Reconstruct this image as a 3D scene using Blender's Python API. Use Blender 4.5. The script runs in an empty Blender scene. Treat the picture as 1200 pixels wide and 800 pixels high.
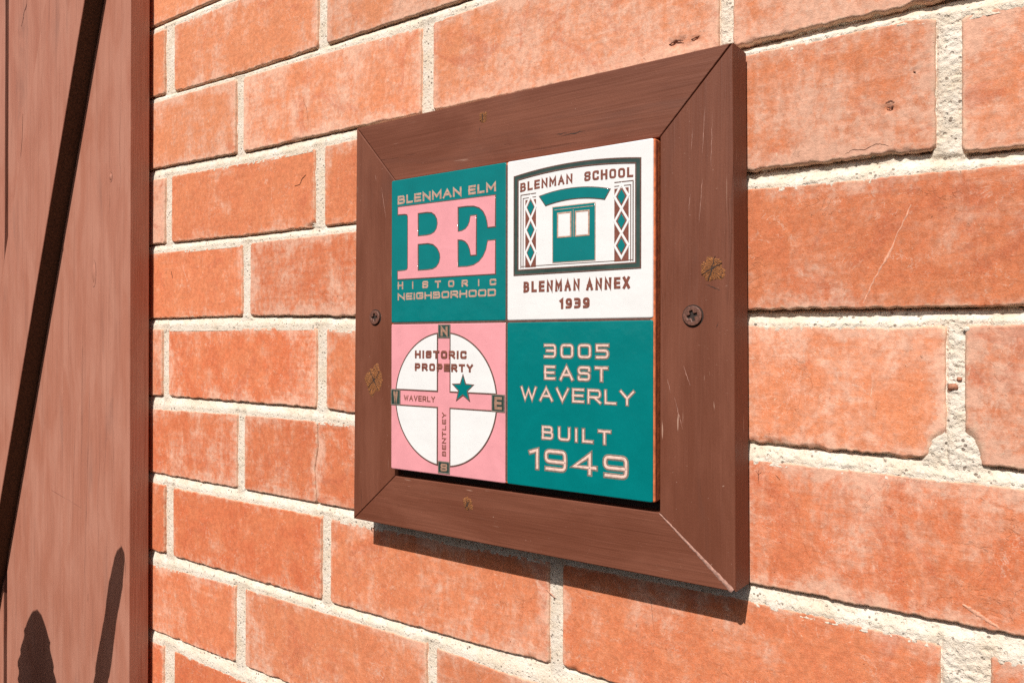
import bpy, bmesh, math, random
import numpy as np
from mathutils import Vector, Matrix

sc = bpy.context.scene
C = sc.collection
R = math.radians
MM = 0.001

# ------------------------------------------------------------ camera, sky, sun
cam_data = bpy.data.cameras.new('camera')
cam_data.sensor_width = 36.0
cam_data.lens = 27.99
cam_data.clip_start = 0.01
cam_data.clip_end = 200
cam = bpy.data.objects.new('camera', cam_data)
C.objects.link(cam)
r_ = Vector((0.80694764, 0.59062075, 0.00162295))
u_ = Vector((-0.00037551, -0.00223482, 0.99999743))
f_ = Vector((-0.59062287, 0.80694618, 0.00158159))
m = Matrix((( r_.x, u_.x, -f_.x), (r_.y, u_.y, -f_.y), (r_.z, u_.z, -f_.z))).to_4x4()
m.translation = Vector((0.29998529, -0.40378677, -0.01256563))
cam.matrix_world = m
sc.camera = cam

SUN_EL, SUN_AZ = 46.5, 8.0          # azimuth measured from the wall's normal towards the right
world = bpy.data.worlds.new('World')
sc.world = world
world.use_nodes = True
wn = world.node_tree.nodes
sky = wn.new('ShaderNodeTexSky')
sky.sky_type = 'NISHITA'
sky.sun_disc = False
sky.sun_elevation = R(SUN_EL)
sky.sun_rotation = R(180 - SUN_AZ)
sky.dust_density = 4.0
sky.air_density = 0.7
bg = wn['Background']
bg.inputs['Strength'].default_value = 0.05
world.node_tree.links.new(sky.outputs[0], bg.inputs['Color'])
sd = bpy.data.lights.new('sun', 'SUN')
sd.energy = 4.6
sd.angle = R(0.5)
sd.color = (1.0, 0.955, 0.90)
sun = bpy.data.objects.new('sun', sd)
C.objects.link(sun)
tosun = Vector((math.sin(R(SUN_AZ)) * math.cos(R(SUN_EL)), -math.cos(R(SUN_AZ)) * math.cos(R(SUN_EL)), math.sin(R(SUN_EL))))
sun.rotation_euler = tosun.to_track_quat('Z', 'Y').to_euler()
sun.location = tosun * 3
sc.view_settings.view_transform = 'Standard'
sc.view_settings.look = 'None'
sc.view_settings.exposure = 0.08
sc.view_settings.gamma = 1.0
sc.cycles.use_denoising = False

WALL = 28.0      # y of the brick faces, mm (the tile's face is y = 0)
FRAME = 5.0      # y of the frame's face, mm
BOARD = 3.4      # y of the shutter boards' face, mm

# ------------------------------------------------------------ helpers
def thing(name, label, cat, loc=(0, 0, 0)):
    o = bpy.data.objects.new(name, None)
    o.empty_display_size = 0.05
    C.objects.link(o)
    o.location = loc
    o['label'] = label
    o['category'] = cat
    return o

def link(name, me, mat, parent=None, smooth=False):
    o = bpy.data.objects.new(name, me)
    C.objects.link(o)
    if mat is not None:
        me.materials.clear()
        me.materials.append(mat)
    if parent is not None:
        o.parent = parent
    if smooth:
        me.polygons.foreach_set('use_smooth', [True] * len(me.polygons))
    return o

def mesh_from(name, verts, faces):
    me = bpy.data.meshes.new(name)
    me.from_pydata([tuple(v) for v in verts], [], faces)
    me.update()
    return me

def grid_mesh(name, V, F):
    """V (n,3) metres, F (m,4) quads: fast build"""
    me = bpy.data.meshes.new(name)
    me.vertices.add(len(V)); me.vertices.foreach_set('co', V.astype(np.float32).ravel())
    me.loops.add(F.size); me.loops.foreach_set('vertex_index', F.astype(np.int32).ravel())
    me.polygons.add(len(F))
    me.polygons.foreach_set('loop_start', np.arange(0, F.size, 4, dtype=np.int32))
    me.polygons.foreach_set('loop_total', np.full(len(F), 4, dtype=np.int32))
    me.update(calc_edges=True)
    me.validate()
    return me

def _hash(ix, iy, seed):
    h = (ix.astype(np.int64) * 374761393 + iy.astype(np.int64) * 668265263 + seed * 974634777) & 0xffffffff
    h = ((h ^ (h >> 13)) * 1274126177) & 0xffffffff
    h = h ^ (h >> 16)
    return (h & 0xffff) / 32767.5 - 1.0

def vnoise(x, y, seed=0):
    x = np.asarray(x, float); y = np.asarray(y, float)
    ix = np.floor(x); iy = np.floor(y)
    fx = x - ix; fy = y - iy
    fx = fx * fx * (3 - 2 * fx); fy = fy * fy * (3 - 2 * fy)
    a = _hash(ix, iy, seed); b = _hash(ix + 1, iy, seed); c = _hash(ix, iy + 1, seed); d = _hash(ix + 1, iy + 1, seed)
    return (a * (1 - fx) + b * fx) * (1 - fy) + (c * (1 - fx) + d * fx) * fy

def fbm(x, y, seed=0, o=3):
    s = 0; a = 1.0; t = 0
    for k in range(o):
        s = s + a * vnoise(x * 2 ** k, y * 2 ** k, seed + k * 17); t += a; a *= 0.5
    return s / t

def sstep(a, b, x):
    t = np.clip((x - a) / (b - a), 0, 1)
    return t * t * (3 - 2 * t)

# ------------------------------------------------------------ node helpers
class NT:
    def __init__(s, name):
        s.mat = bpy.data.materials.new(name); s.mat.use_nodes = True
        s.n = s.mat.node_tree.nodes; s.l = s.mat.node_tree.links
        s.b = s.n['Principled BSDF']
    def node(s, t, **kw):
        n = s.n.new(t)
        for k, v in kw.items(): setattr(n, k, v)
        return n
    def set(s, sock, v):
        if hasattr(v, 'is_linked') or isinstance(v, bpy.types.NodeSocket): s.l.new(v, sock)
        elif isinstance(v, (tuple, list)) and len(v) == 3 and sock.type == 'RGBA': sock.default_value = (*v, 1)
        else: sock.default_value = v
    def math(s, op, a, b=0.0, clamp=False):
        n = s.node('ShaderNodeMath', operation=op, use_clamp=clamp); s.set(n.inputs[0], a); s.set(n.inputs[1], b); return n.outputs[0]
    def mix(s, f, a, b, mode='MIX'):
        n = s.node('ShaderNodeMix', data_type='RGBA', blend_type=mode)
        s.set(n.inputs[0], f); s.set(n.inputs[6], a); s.set(n.inputs[7], b); return n.outputs[2]
    def ramp(s, v, lo, hi, a=0.0, b=1.0):
        n = s.node('ShaderNodeMapRange', interpolation_type='SMOOTHSTEP')
        s.set(n.inputs[0], v); n.inputs[1].default_value = lo; n.inputs[2].default_value = hi
        n.inputs[3].default_value = a; n.inputs[4].default_value = b; return n.outputs[0]
    def vec(s, v, scale=(1, 1, 1), add=None):
        n = s.node('ShaderNodeMapping'); s.set(n.inputs[0], v); n.inputs['Scale'].default_value = scale
        if add is not None: s.set(n.inputs['Location'], add)
        return n.outputs[0]
    def noise(s, v, scale, detail=4, rough=0.55, dist=0.0):
        n = s.node('ShaderNodeTexNoise'); s.set(n.inputs['Vector'], v)
        n.inputs['Scale'].default_value = scale; n.inputs['Detail'].default_value = detail
        n.inputs['Roughness'].default_value = rough; n.inputs['Distortion'].default_value = dist
        return n.outputs[0]
    def bump(s, h, dist, strength=1.0, normal=None):
        n = s.node('ShaderNodeBump'); s.set(n.inputs['Height'], h); n.inputs['Distance'].default_value = dist
        n.inputs['Strength'].default_value = strength
        if normal is not None: s.l.new(normal, n.inputs['Normal'])
        return n.outputs[0]
    def obj(s):
        return s.node('ShaderNodeTexCoord').outputs['Object']
    def rand_obj(s):
        """object coordinates, shifted by a random amount per object"""
        i = s.node('ShaderNodeObjectInfo')
        k = s.math('MULTIPLY', i.outputs['Random'], 37.0)
        c = s.node('ShaderNodeCombineXYZ'); s.l.new(k, c.inputs[0]); s.l.new(k, c.inputs[1]); s.l.new(k, c.inputs[2])
        a = s.node('ShaderNodeVectorMath', operation='ADD'); s.l.new(s.obj(), a.inputs[0]); s.l.new(c.outputs[0], a.inputs[1])
        return a.outputs[0], i

def brick_material():
    t = NT('fired brick')
    v, info = t.rand_obj()
    big = t.noise(v, 14, 3, 0.5, 0.6)
    med = t.noise(v, 38, 6, 0.62, 1.2)
    vert = t.noise(t.vec(v, (110, 40, 16)), 1.0, 5, 0.6, 0.6)
    hori = t.noise(t.vec(v, (40, 40, 330)), 1.0, 4, 0.65)
    fine = t.noise(v, 330, 6, 0.78)
    grit = t.noise(v, 1500, 2, 0.6)
    at = t.node('ShaderNodeAttribute', attribute_name='edge')
    s = t.math('ADD', t.math('MULTIPLY', big, 0.60), t.math('MULTIPLY', med, 0.62))
    s = t.math('ADD', s, t.math('MULTIPLY', vert, 0.40))
    s = t.math('ADD', s, t.math('MULTIPLY', hori, 0.28))
    s = t.math('ADD', s, t.math('MULTIPLY', fine, 0.50))
    wob = t.math('MULTIPLY', t.math('SUBTRACT', t.noise(v, 55, 5, 0.7, 1.0), 0.5), 34.0)
    e = t.ramp(t.math('ADD', at.outputs['Fac'], wob), -1.0, 12.0, 0.17, 0.0)      # lime bloom creeps in from the joints
    s = t.math('ADD', s, e)
    sep = t.node('ShaderNodeSeparateColor'); t.l.new(info.outputs['Color'], sep.inputs[0])
    s = t.math('ADD', s, t.math('SUBTRACT', sep.outputs[0], 0.5))
    pale = t.ramp(s, 1.15, 1.42)
    col = t.mix(t.ramp(med, 0.3, 0.7), (0.60, 0.128, 0.044), (0.66, 0.185, 0.073))
    col = t.mix(t.math('MULTIPLY', sep.outputs[1], 0.85), col, (0.70, 0.265, 0.125))
    col = t.mix(t.math('MULTIPLY', pale, 0.68), col, (0.72, 0.37, 0.255))
    eff = t.ramp(t.math('ADD', s, t.math('MULTIPLY', t.noise(v, 120, 6, 0.78, 1.8), 0.6)), 1.60, 1.80)
    col = t.mix(t.math('MULTIPLY', eff, 0.42), col, (0.82, 0.55, 0.42))
    rosy = t.ramp(t.noise(v, 24, 5, 0.7, 1.0), 0.56, 0.66)
    col = t.mix(t.math('MULTIPLY', rosy, 0.40), col, (0.50, 0.105, 0.048))
    lichen = t.ramp(t.noise(t.vec(v, (1, 1, 1)), 160, 4, 0.75, 2.0), 0.65, 0.70)
    col = t.mix(t.math('MULTIPLY', lichen, 0.55), col, (0.80, 0.62, 0.46))
    cn = t.noise(v, 42, 5, 0.62, 2.6)
    line = t.ramp(t.math('ABSOLUTE', t.math('SUBTRACT', cn, 0.5)), 0.0, 0.016, 1.0, 0.0)
    msk = t.ramp(t.noise(v, 62, 4, 0.7, 0.6), 0.53, 0.60)
    col = t.mix(t.math('MULTIPLY', t.math('MULTIPLY', line, msk), 0.50), col, (0.82, 0.56, 0.44))
    cd = t.noise(t.vec(v, (1, 1, 1), (5, 3, 1)), 30, 4, 0.6, 1.5)
    dl = t.ramp(t.math('ABSOLUTE', t.math('SUBTRACT', cd, 0.5)), 0.0, 0.006, 1.0, 0.0)
    dl = t.math('MULTIPLY', dl, t.ramp(t.noise(v, 26, 3, 0.6), 0.60, 0.66))
    col = t.mix(t.math('MULTIPLY', dl, 0.32), col, (0.24, 0.09, 0.05))
    # mortar smears thin out from the edges of the face
    sm = t.ramp(t.math('SUBTRACT', t.math('MULTIPLY', t.noise(v, 210, 4, 0.7), 9.0), at.outputs['Fac']), 2.6, 5.0)
    col = t.mix(t.math('MULTIPLY', sm, 0.5), col, (0.76, 0.56, 0.40))
    dark = t.ramp(t.noise(v, 480, 4, 0.68, 0.8), 0.685, 0.74)
    col = t.mix(t.math('MULTIPLY', dark, 0.55), col, (0.26, 0.085, 0.04))
    col = t.mix(t.math('MULTIPLY', t.ramp(grit, 0.3, 0.7), 0.20), col, (0.85, 0.50, 0.34))
    vm = t.node('ShaderNodeVectorMath', operation='SCALE'); t.l.new(col, vm.inputs[0]); t.l.new(t.math('MULTIPLY', sep.outputs[2], t.ramp(t.noise(v, 260, 5, 0.8, 0.5), 0.32, 0.68, 0.84, 1.14)), vm.inputs['Scale'])
    t.set(t.b.inputs['Base Color'], vm.outputs[0])
    t.b.inputs['Roughness'].default_value = 0.88
    t.b.inputs['Specular IOR Level'].default_value = 0.10
    h = t.math('ADD', t.math('MULTIPLY', fine, 0.6), t.math('MULTIPLY', grit, 0.35))
    h = t.math('ADD', h, t.math('MULTIPLY', hori, 0.35))
    h = t.math('SUBTRACT', h, t.math('MULTIPLY', dark, 0.9))
    h = t.math('SUBTRACT', h, t.math('MULTIPLY', dl, 0.3))
    t.l.new(t.bump(h, 0.0006, 0.8), t.b.inputs['Normal'])
    return t.mat

def mortar_material():
    t = NT('lime mortar')
    v = t.obj()
    n1 = t.noise(v, 60, 4, 0.6); n2 = t.noise(v, 620, 3, 0.7); n3 = t.noise(v, 1600, 2, 0.6)
    col = t.mix(t.ramp(n1, 0.3, 0.7), (0.72, 0.60, 0.465), (0.83, 0.745, 0.64))
    col = t.mix(t.math('MULTIPLY', t.ramp(n2, 0.56, 0.68), 0.50), col, (0.46, 0.33, 0.23))
    vor = t.node('ShaderNodeTexVoronoi'); t.l.new(v, vor.inputs['Vector']); vor.inputs['Scale'].default_value = 330
    grain = t.ramp(vor.outputs['Distance'], 0.20, 0.32, 1.0, 0.0)
    pick = t.ramp(t.noise(v, 240, 2), 0.54, 0.6)
    col = t.mix(t.math('MULTIPLY', t.math('MULTIPLY', grain, pick), 0.85), col, (0.20, 0.14, 0.10))
    col = t.mix(t.math('MULTIPLY', t.ramp(n3, 0.55, 0.75), 0.5), col, (0.86, 0.82, 0.72))
    t.set(t.b.inputs['Base Color'], col)
    t.b.inputs['Roughness'].default_value = 0.95
    t.b.inputs['Specular IOR Level'].default_value = 0.15
    h = t.math('ADD', t.math('MULTIPLY', n2, 0.8), t.math('MULTIPLY', n3, 0.45))
    h = t.math('SUBTRACT', h, t.math('MULTIPLY', grain, 0.35))
    t.l.new(t.bump(h, 0.0011, 0.85), t.b.inputs['Normal'])
    return t.mat

def paint_wood(name, base, dust, grain_axis, worn=0.5, crack=0.5, streak=0.16):
    """flat brown exterior paint over softwood; grain runs along 'x' or 'z' of the object"""
    t = NT(name)
    v, info = t.rand_obj()
    def st(a, b):      # a along the grain, b across
        return (a, b, b) if grain_axis == 'x' else (b, b, a)
    g = t.noise(t.vec(v, st(9, 260)), 1.0, 5, 0.6, 0.7)
    g2 = t.noise(t.vec(v, st(22, 900)), 1.0, 3, 0.6)
    cl = t.noise(t.vec(v, st(0.45, 1.6)), 22, 5, 0.6, 0.5)
    fine = t.noise(v, 900, 3, 0.6)
    col = t.mix(t.ramp(cl, 0.32, 0.68), base, dust)
    col = t.mix(t.math('MULTIPLY', t.ramp(g, 0.45, 0.72), streak), col, tuple(c * 0.62 for c in base))
    col = t.mix(t.math('MULTIPLY', t.ramp(g2, 0.5, 0.75), 0.12), col, tuple(min(1, c * 1.5 + 0.02) for c in dust))
    sc_ = t.ramp(t.noise(t.vec(v, st(40, 620)), 1.0, 2, 0.5, 0.4), 0.70, 0.76)
    area = t.ramp(t.noise(v, 17, 2), 0.50, 0.62)
    col = t.mix(t.math('MULTIPLY', t.math('MULTIPLY', sc_, area), worn), col, (0.56, 0.36, 0.27))
    dk = t.ramp(t.noise(t.vec(v, st(7, 150)), 1.0, 4, 0.65, 0.9), 0.66, 0.73)
    col = t.mix(t.math('MULTIPLY', dk, crack), col, tuple(c * 0.42 for c in base))
    speck = t.ramp(t.noise(v, 800, 2, 0.5), 0.74, 0.79)
    col = t.mix(t.math('MULTIPLY', speck, 0.5), col, (0.55, 0.36, 0.28))
    gs = t.ramp(t.noise(t.vec(v, st(4.5, 26)), 1.0, 5, 0.65, 0.8), 0.56, 0.72)
    col = t.mix(t.math('MULTIPLY', gs, crack * 0.75), col, tuple(0.5 * c + 0.03 for c in base))
    t.set(t.b.inputs['Base Color'], col)
    t.set(t.b.inputs['Roughness'], t.ramp(cl, 0.3, 0.7, 0.52, 0.70))
    t.b.inputs['Specular IOR Level'].default_value = 0.28
    h = t.math('ADD', t.math('MULTIPLY', g, 0.9), t.math('MULTIPLY', g2, 0.30))
    h = t.math('ADD', h, t.math('MULTIPLY', fine, 0.18))
    h = t.math('SUBTRACT', h, t.math('MULTIPLY', dk, 0.5))
    t.l.new(t.bump(h, 0.0006, 0.7), t.b.inputs['Normal'])
    return t.mat

def glaze(name, col, var=0.05):
    t = NT(name)
    v = t.obj()
    n = t.noise(v, 45, 4, 0.6, 0.5)
    c = t.mix(t.ramp(n, 0.3, 0.7), tuple(x * (1 - var) for x in col), tuple(min(1, x * (1 + var)) for x in col))
    sp = t.ramp(t.noise(v, 700, 2, 0.5), 0.775, 0.80)
    c = t.mix(t.math('MULTIPLY', sp, 0.35), c, (0.25, 0.17, 0.13))
    t.set(t.b.inputs['Base Color'], c)
    t.b.inputs['Roughness'].default_value = 0.10
    t.b.inputs['Specular IOR Level'].default_value = 0.5
    t.l.new(t.bump(t.noise(v, 70, 3, 0.5), 0.0012, 0.25), t.b.inputs['Normal'])
    return t.mat

def matte(name, col, rough=0.8, var=0.25, scale=500, bump=0.0002):
    t = NT(name)
    v = t.obj()
    n = t.noise(v, scale, 4, 0.65)
    c = t.mix(t.ramp(n, 0.3, 0.7), tuple(x * (1 - var) for x in col), tuple(min(1, x * (1 + var)) for x in col))
    t.set(t.b.inputs['Base Color'], c)
    t.b.inputs['Roughness'].default_value = rough
    t.l.new(t.bump(n, bump, 0.8), t.b.inputs['Normal'])
    return t.mat

M = {}
M['brick'] = brick_material()
M['mortar'] = mortar_material()
M['frame_h'] = paint_wood('brown painted rail', (0.150, 0.047, 0.025), (0.195, 0.066, 0.037), 'x', 0.5, 0.35)
M['frame_v'] = paint_wood('brown painted stile', (0.150, 0.047, 0.025), (0.195, 0.066, 0.037), 'z', 0.7, 0.35)
M['board'] = paint_wood('sun faded brown board', (0.40, 0.155, 0.100), (0.45, 0.20, 0.138), 'z', 0.25, 0.6, 0.30)
M['teal'] = glaze('teal glaze', (0.001, 0.180, 0.182))
M['white'] = glaze('white glaze', (0.80, 0.795, 0.785), 0.02)
M['pink'] = glaze('pink glaze', (0.78, 0.33, 0.36), 0.05)
M['line'] = matte('unglazed brown line', (0.125, 0.060, 0.045))
M['greyline'] = matte('unglazed grey brown line', (0.20, 0.155, 0.125))
M['tan'] = matte('bare tan clay lettering', (0.47, 0.29, 0.22))
M['cream'] = matte('pale pink cream lettering', (0.76, 0.52, 0.44), 0.5, 0.15)
M['darkgreen'] = glaze('dark grey green glaze', (0.040, 0.072, 0.062), 0.25)
M['brownletter'] = matte('brown clay lettering', (0.20, 0.062, 0.040))
M['clay'] = matte('terracotta tile edge', (0.58, 0.15, 0.05), 0.7, 0.3, 260)
M['claydark'] = matte('scorched clay seam', (0.16, 0.035, 0.02), 0.8, 0.3, 260)
M['panel'] = matte('dark stained backing', (0.035, 0.018, 0.012), 0.8)
M['putty'] = matte('dried pale brown filler', (0.40, 0.215, 0.165), 0.9, 0.30, 420, 0.0006)
M['scar'] = matte('pale scuffed brick', (0.70, 0.34, 0.22), 0.9, 0.2, 420, 0.0006)
M['crumb'] = matte('brick crumb', (0.40, 0.17, 0.10), 0.9, 0.3, 420, 0.0006)
M['edgewood_shade'] = matte('weathered brace edge with painted shade', (0.085, 0.045, 0.022), 0.9, 0.45, 500, 0.0008)  # raw edge wood, its colour darkened to carry the shade on the brace sides
M['crack_and_shade'] = matte('open grain crack and edge shade', (0.17, 0.062, 0.042), 0.9, 0.3, 500)  # grain cracks, and the shade drawn along the brace's left edge
M['pit'] = matte('dark brick pit', (0.13, 0.05, 0.03), 0.95, 0.4, 700)  # dark colour of the pits and hairline cracks
M['copper'] = matte('dull copper lettering', (0.33, 0.185, 0.125))
M['screw'] = matte('rusty brown screw paint', (0.15, 0.065, 0.045), 0.45, 0.4, 900)
M['screwdark'] = matte('dark screw recess', (0.03, 0.018, 0.014), 0.8)  # near-black floor of the cross recess
M['leaf'] = matte('agave leaf skin', (0.09, 0.15, 0.07), 0.5, 0.25, 60)

# ------------------------------------------------------------ brick wall layout (mm)
BED = {   # joint: (bottom edge of the bricks above, top edge of the bricks below) as polylines in x
-1: ([(-800, 382), (600, 383)], [(-800, 373), (600, 374)]),
0: ([(-460, 304.6), (-300, 304.5), (280, 306)], [(-460, 297), (-300, 295.6), (280, 297.5)]),
1: ([(-455, 233.5), (-425, 232), (-314, 229.3), (-61, 229.3), (280, 230.5)], [(-455, 227.4), (-327, 224.6), (-185, 222.3), (-100, 219.3), (-35, 221.4), (280, 221.5)]),
2: ([(-454, 161.0), (-310, 157.4), (-170, 156.6), (142, 153.2), (235, 154)], [(-430, 150.2), (-300, 147.2), (142, 146.7), (224, 147.0), (250, 143.3), (275, 143.6)]),
3: ([(-454, 85.5), (-314, 82.9), (-170, 81.8), (144, 82.6), (238, 81.8), (250, 78.3), (274, 77.7)], [(-454, 76.6), (-170, 74.8), (144, 72.5), (204, 71.0), (274, 69.9)]),
4: ([(-454, 11.1), (-317, 11.1), (-170, 8.4), (145, 5.8), (274, 4.8)], [(-456, .9), (-221, .2), (-170, -2.9), (145, -2.7), (226, -4.7), (240, -3.8), (274, -3.8)]),
5: ([(-458, -65.6), (-215, -65.9), (-170, -67.8), (145, -67.3), (235, -68.9), (274, -70.1)], [(-453, -79), (-323, -77.1), (-170, -76.8), (145, -76.3), (274, -78.7)]),
6: ([(-458, -143.0), (-172, -144.2), (146, -144.9), (274, -146.4)], [(-453, -152.9), (-427, -154.3), (147, -154.2), (184, -155.5), (274, -158.5)]),
7: ([(-453, -220.8), (-197, -222.0), (-26, -221.6), (14, -220.4), (280, -222.5)], [(-457, -234.6), (-328, -231.4), (-94, -231.2), (-30, -235.2), (280, -236)]),
8: ([(-457, -300.7), (280, -301)], [(-457, -312.2), (-325, -313.9), (280, -313)]),
9: ([(-457, -380), (280, -380)], [(-457, -390), (280, -390)]),
10: ([(-457, -457), (280, -457)], [(-457, -466), (280, -466)]),
}
def bed(k, side, x):
    p = BED[k][side]
    return np.interp(x, [a for a, b in p], [b for a, b in p])
HEAD = {1: [(-442, -425.5), (-214.2, -202.7)], 2: [(-325.5, -314), (-99.6, -87.8), (128.3, 136.7)],
        3: [(-441.5, -429.4), (-218, -205.4), (237.6, 248.9)], 4: [(-316, -303.6)],
        5: [(-445.5, -434.8), (-215.4, -202.9), (242.1, 250.4)], 6: [(-323.2, -311.8)],
        7: [(-440.2, -425.1), (-208.7, -197.3), (13.9, 24.4), (240, 260.9)], 8: [(-325.1, -310), (-93.4, -83.5)],
        9: [(-442.7, -423)]}
X0, X1 = -790.0, 520.0
rowsH = {}
for row in range(0, 11):
    base = [(-888 + 227 * i) if row % 2 else (-773.5 + 227 * i) for i in range(8)]
    js = []
    for c in base:
        ov = [h for h in HEAD.get(row, []) if abs((h[0] + h[1]) / 2 - c) < 40]
        js.append(ov[0] if ov else (c - 5.2, c + 5.2))
    rowsH[row] = js

wall = thing('brick_wall', 'sunlit wall of orange red bricks laid in pale sandy mortar behind the framed tile', 'wall', (0, WALL * MM, -0.46))
WL = Vector((0, WALL * MM, -0.46))
rng = random.Random(11)

def in_view(xa, xb, za, zb):
    if xb < -470: return False
    if xa > 285: return False
    # frustum widens to the left
    lim = 180 + (285 - min(xb, 285)) * 0.28
    return zb > -lim - 10 and za < lim + 10

def make_brick(row, xa, xb, seed, opts):
    zt = (bed(row - 1, 1, xa), bed(row - 1, 1, xb)); zb = (bed(row, 0, xa), bed(row, 0, xb))
    cx, cz = (xa + xb) / 2, (sum(zt) + sum(zb)) / 4
    vis = in_view(xa, xb, min(zb), max(zt))
    res = (1.25 if xb > 0 else 1.7) if vis else 7.0
    def axis(L, res):
        n = max(6, int(L / res))
        t = np.linspace(0, 1, n + 1)
        if vis:   # concentrate towards the edges
            t = t + 0.0 * t
            k = 2.5 / L
            add = np.array([0.25, 0.5, 0.8]) * k
            t = np.unique(np.concatenate([t, add, 1 - add]))
        return t
    u = axis(xb - xa, res); w = axis(zt[0] - zb[0], res)
    U, W = np.meshgrid(u, w)
    rag = opts.get('rag', 0.55)
    xl = xa + 0.5 * rag * fbm(W * 14, W * 0 + seed, seed + 1) ; xr = xb + 0.5 * rag * fbm(W * 14, W * 0 + seed, seed + 2)
    CZ = [-140, -117, -95.6, -78]; CX = [0.0, -2.2, 1.9, 0.9]
    if 'crack_r' in opts: xr = xb + np.interp(bed(row, 0, xb) + 70 * W, CZ, CX) + 0.5 * fbm(W * 16, W * 0, 901)
    if 'crack_l' in opts: xl = xa + np.interp(bed(row, 0, xa) + 70 * W, CZ, CX) + 0.5 * fbm(W * 16, W * 0, 901)
    X = xl + (xr - xl) * U
    gx = xa + (xb - xa) * U
    topz = bed(row - 1, 1, gx) + rag * 0.8 * fbm(gx / 9, gx * 0, seed + 3)
    botz = bed(row, 0, gx) + rag * (1.3 * fbm(gx / opts.get('wl', 6), gx * 0, seed + 4, 4) + 0.7 * fbm(gx / 1.9, gx * 0, seed + 14, 2))
    Z = botz + (topz - botz) * W
    dl = X - xl; dr = xr - X; dt = topz - Z; db = Z - botz
    d = np.minimum(np.minimum(dl, dr), np.minimum(dt, db))
    # rounded corners
    for a, b in ((dl, dt), (dl, db), (dr, dt), (dr, db)):
        rc = 3.5
        q = rc - np.sqrt(np.maximum(rc - a, 0) ** 2 + np.maximum(rc - b, 0) ** 2)
        d = np.where((a < rc) & (b < rc), np.minimum(d, q), d)
    for corner, (rx, rz) in opts.get('cut', {}).items():
        a = {'l': dl, 'r': dr}[corner[1]]; b = {'t': dt, 'b': db}[corner[0]]
        q = (np.sqrt((a / rx) ** 2 + (b / rz) ** 2) - 1.0) * min(rx, rz) + 1.2 * fbm(X / 5, Z / 5, seed + 8)
        d = np.minimum(d, q)
    dn = d + 0.55 * fbm(X / 4.0, Z / 4.0, seed + 5) * np.clip(d / 0.8, 0, 1)
    rr = 1.0
    e = np.clip(1 - dn / rr, 0, 1)
    rec = 0.8 * (1 - np.sqrt(np.maximum(0, 1 - np.minimum(e, 1) ** 2)))
    rec = rec + np.clip(-d, 0, 6) * 1.2
    rec = rec + 0.22 * fbm(X / 60, Z / 60, seed + 6) + 0.10 * fbm(X / 12, Z / 12, seed + 7)
    # chips along the lower edge
    ch = np.clip(fbm(gx / 11, gx * 0 + 3.3, seed + 9, 2) - opts.get('chip', 0.30), 0, 1)
    rec = rec + sstep(7.0 * ch + 0.01, 0, db) * (ch > 0) * np.minimum(1.6, 5 * ch) * (0.7 + 0.5 * fbm(X / 3, Z / 3, seed + 10))
    for (px, pz, pr, pd) in opts.get('pits', []):
        q = np.sqrt(((X - px) / pr) ** 2 + ((Z - pz) / (pr * 0.75)) ** 2) + 0.6 * fbm(X / 2.0, Z / 2.0, seed + 12)
        rec = rec + pd * sstep(1.0, 0.55, q)
    Y = rec + opts.get('dy', 0.0) + (U - 0.5) * opts.get('yaw', 0) + (W - 0.5) * opts.get('tilt', 0)
    ny, nx = U.shape
    V = np.stack([X - cx, Y, Z - cz], -1).reshape(-1, 3)
    idx = np.arange(nx * ny).reshape(ny, nx)
    F = np.stack([idx[:-1, :-1], idx[:-1, 1:], idx[1:, 1:], idx[1:, :-1]], -1).reshape(-1, 4)
    # sides going back into the wall
    ring = np.concatenate([idx[0, :], idx[1:, -1], idx[-1, -2::-1], idx[-2:0:-1, 0]])
    B = V[ring].copy(); B[:, 1] = 90.0
    off = len(V); n = len(ring)
    j = np.arange(n); k = (j + 1) % n
    S = np.stack([ring[j], off + j, off + k, ring[k]], -1)
    V = np.concatenate([V, B]) * MM
    # flat back, fanned from strips
    me = grid_mesh('brick', V, np.concatenate([F, S]))
    ed = me.attributes.new('edge', 'FLOAT', 'POINT')
    vals = np.concatenate([np.maximum(d, 0).ravel(), np.zeros(n)]).astype(np.float32)
    ed.data.foreach_set('value', vals)
    o = link('brick', me, M['brick'], wall, True)
    o.location = Vector((cx * MM, WALL * MM, cz * MM)) - WL
    pv = opts.get('pale', None)
    if pv is None: pv = 0.5 + rng.uniform(-0.18, 0.18) + 0.10 * (cz / 250) + (0.05 if cx > 100 else 0)
    gv = opts.get('warm', None)
    if gv is None: gv = min(1, max(0, 0.35 + 0.9 * cz / 500 + rng.uniform(-0.2, 0.25)))
    o.color = (pv, gv, rng.uniform(0.86, 1.04), 1)
    return o

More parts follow.
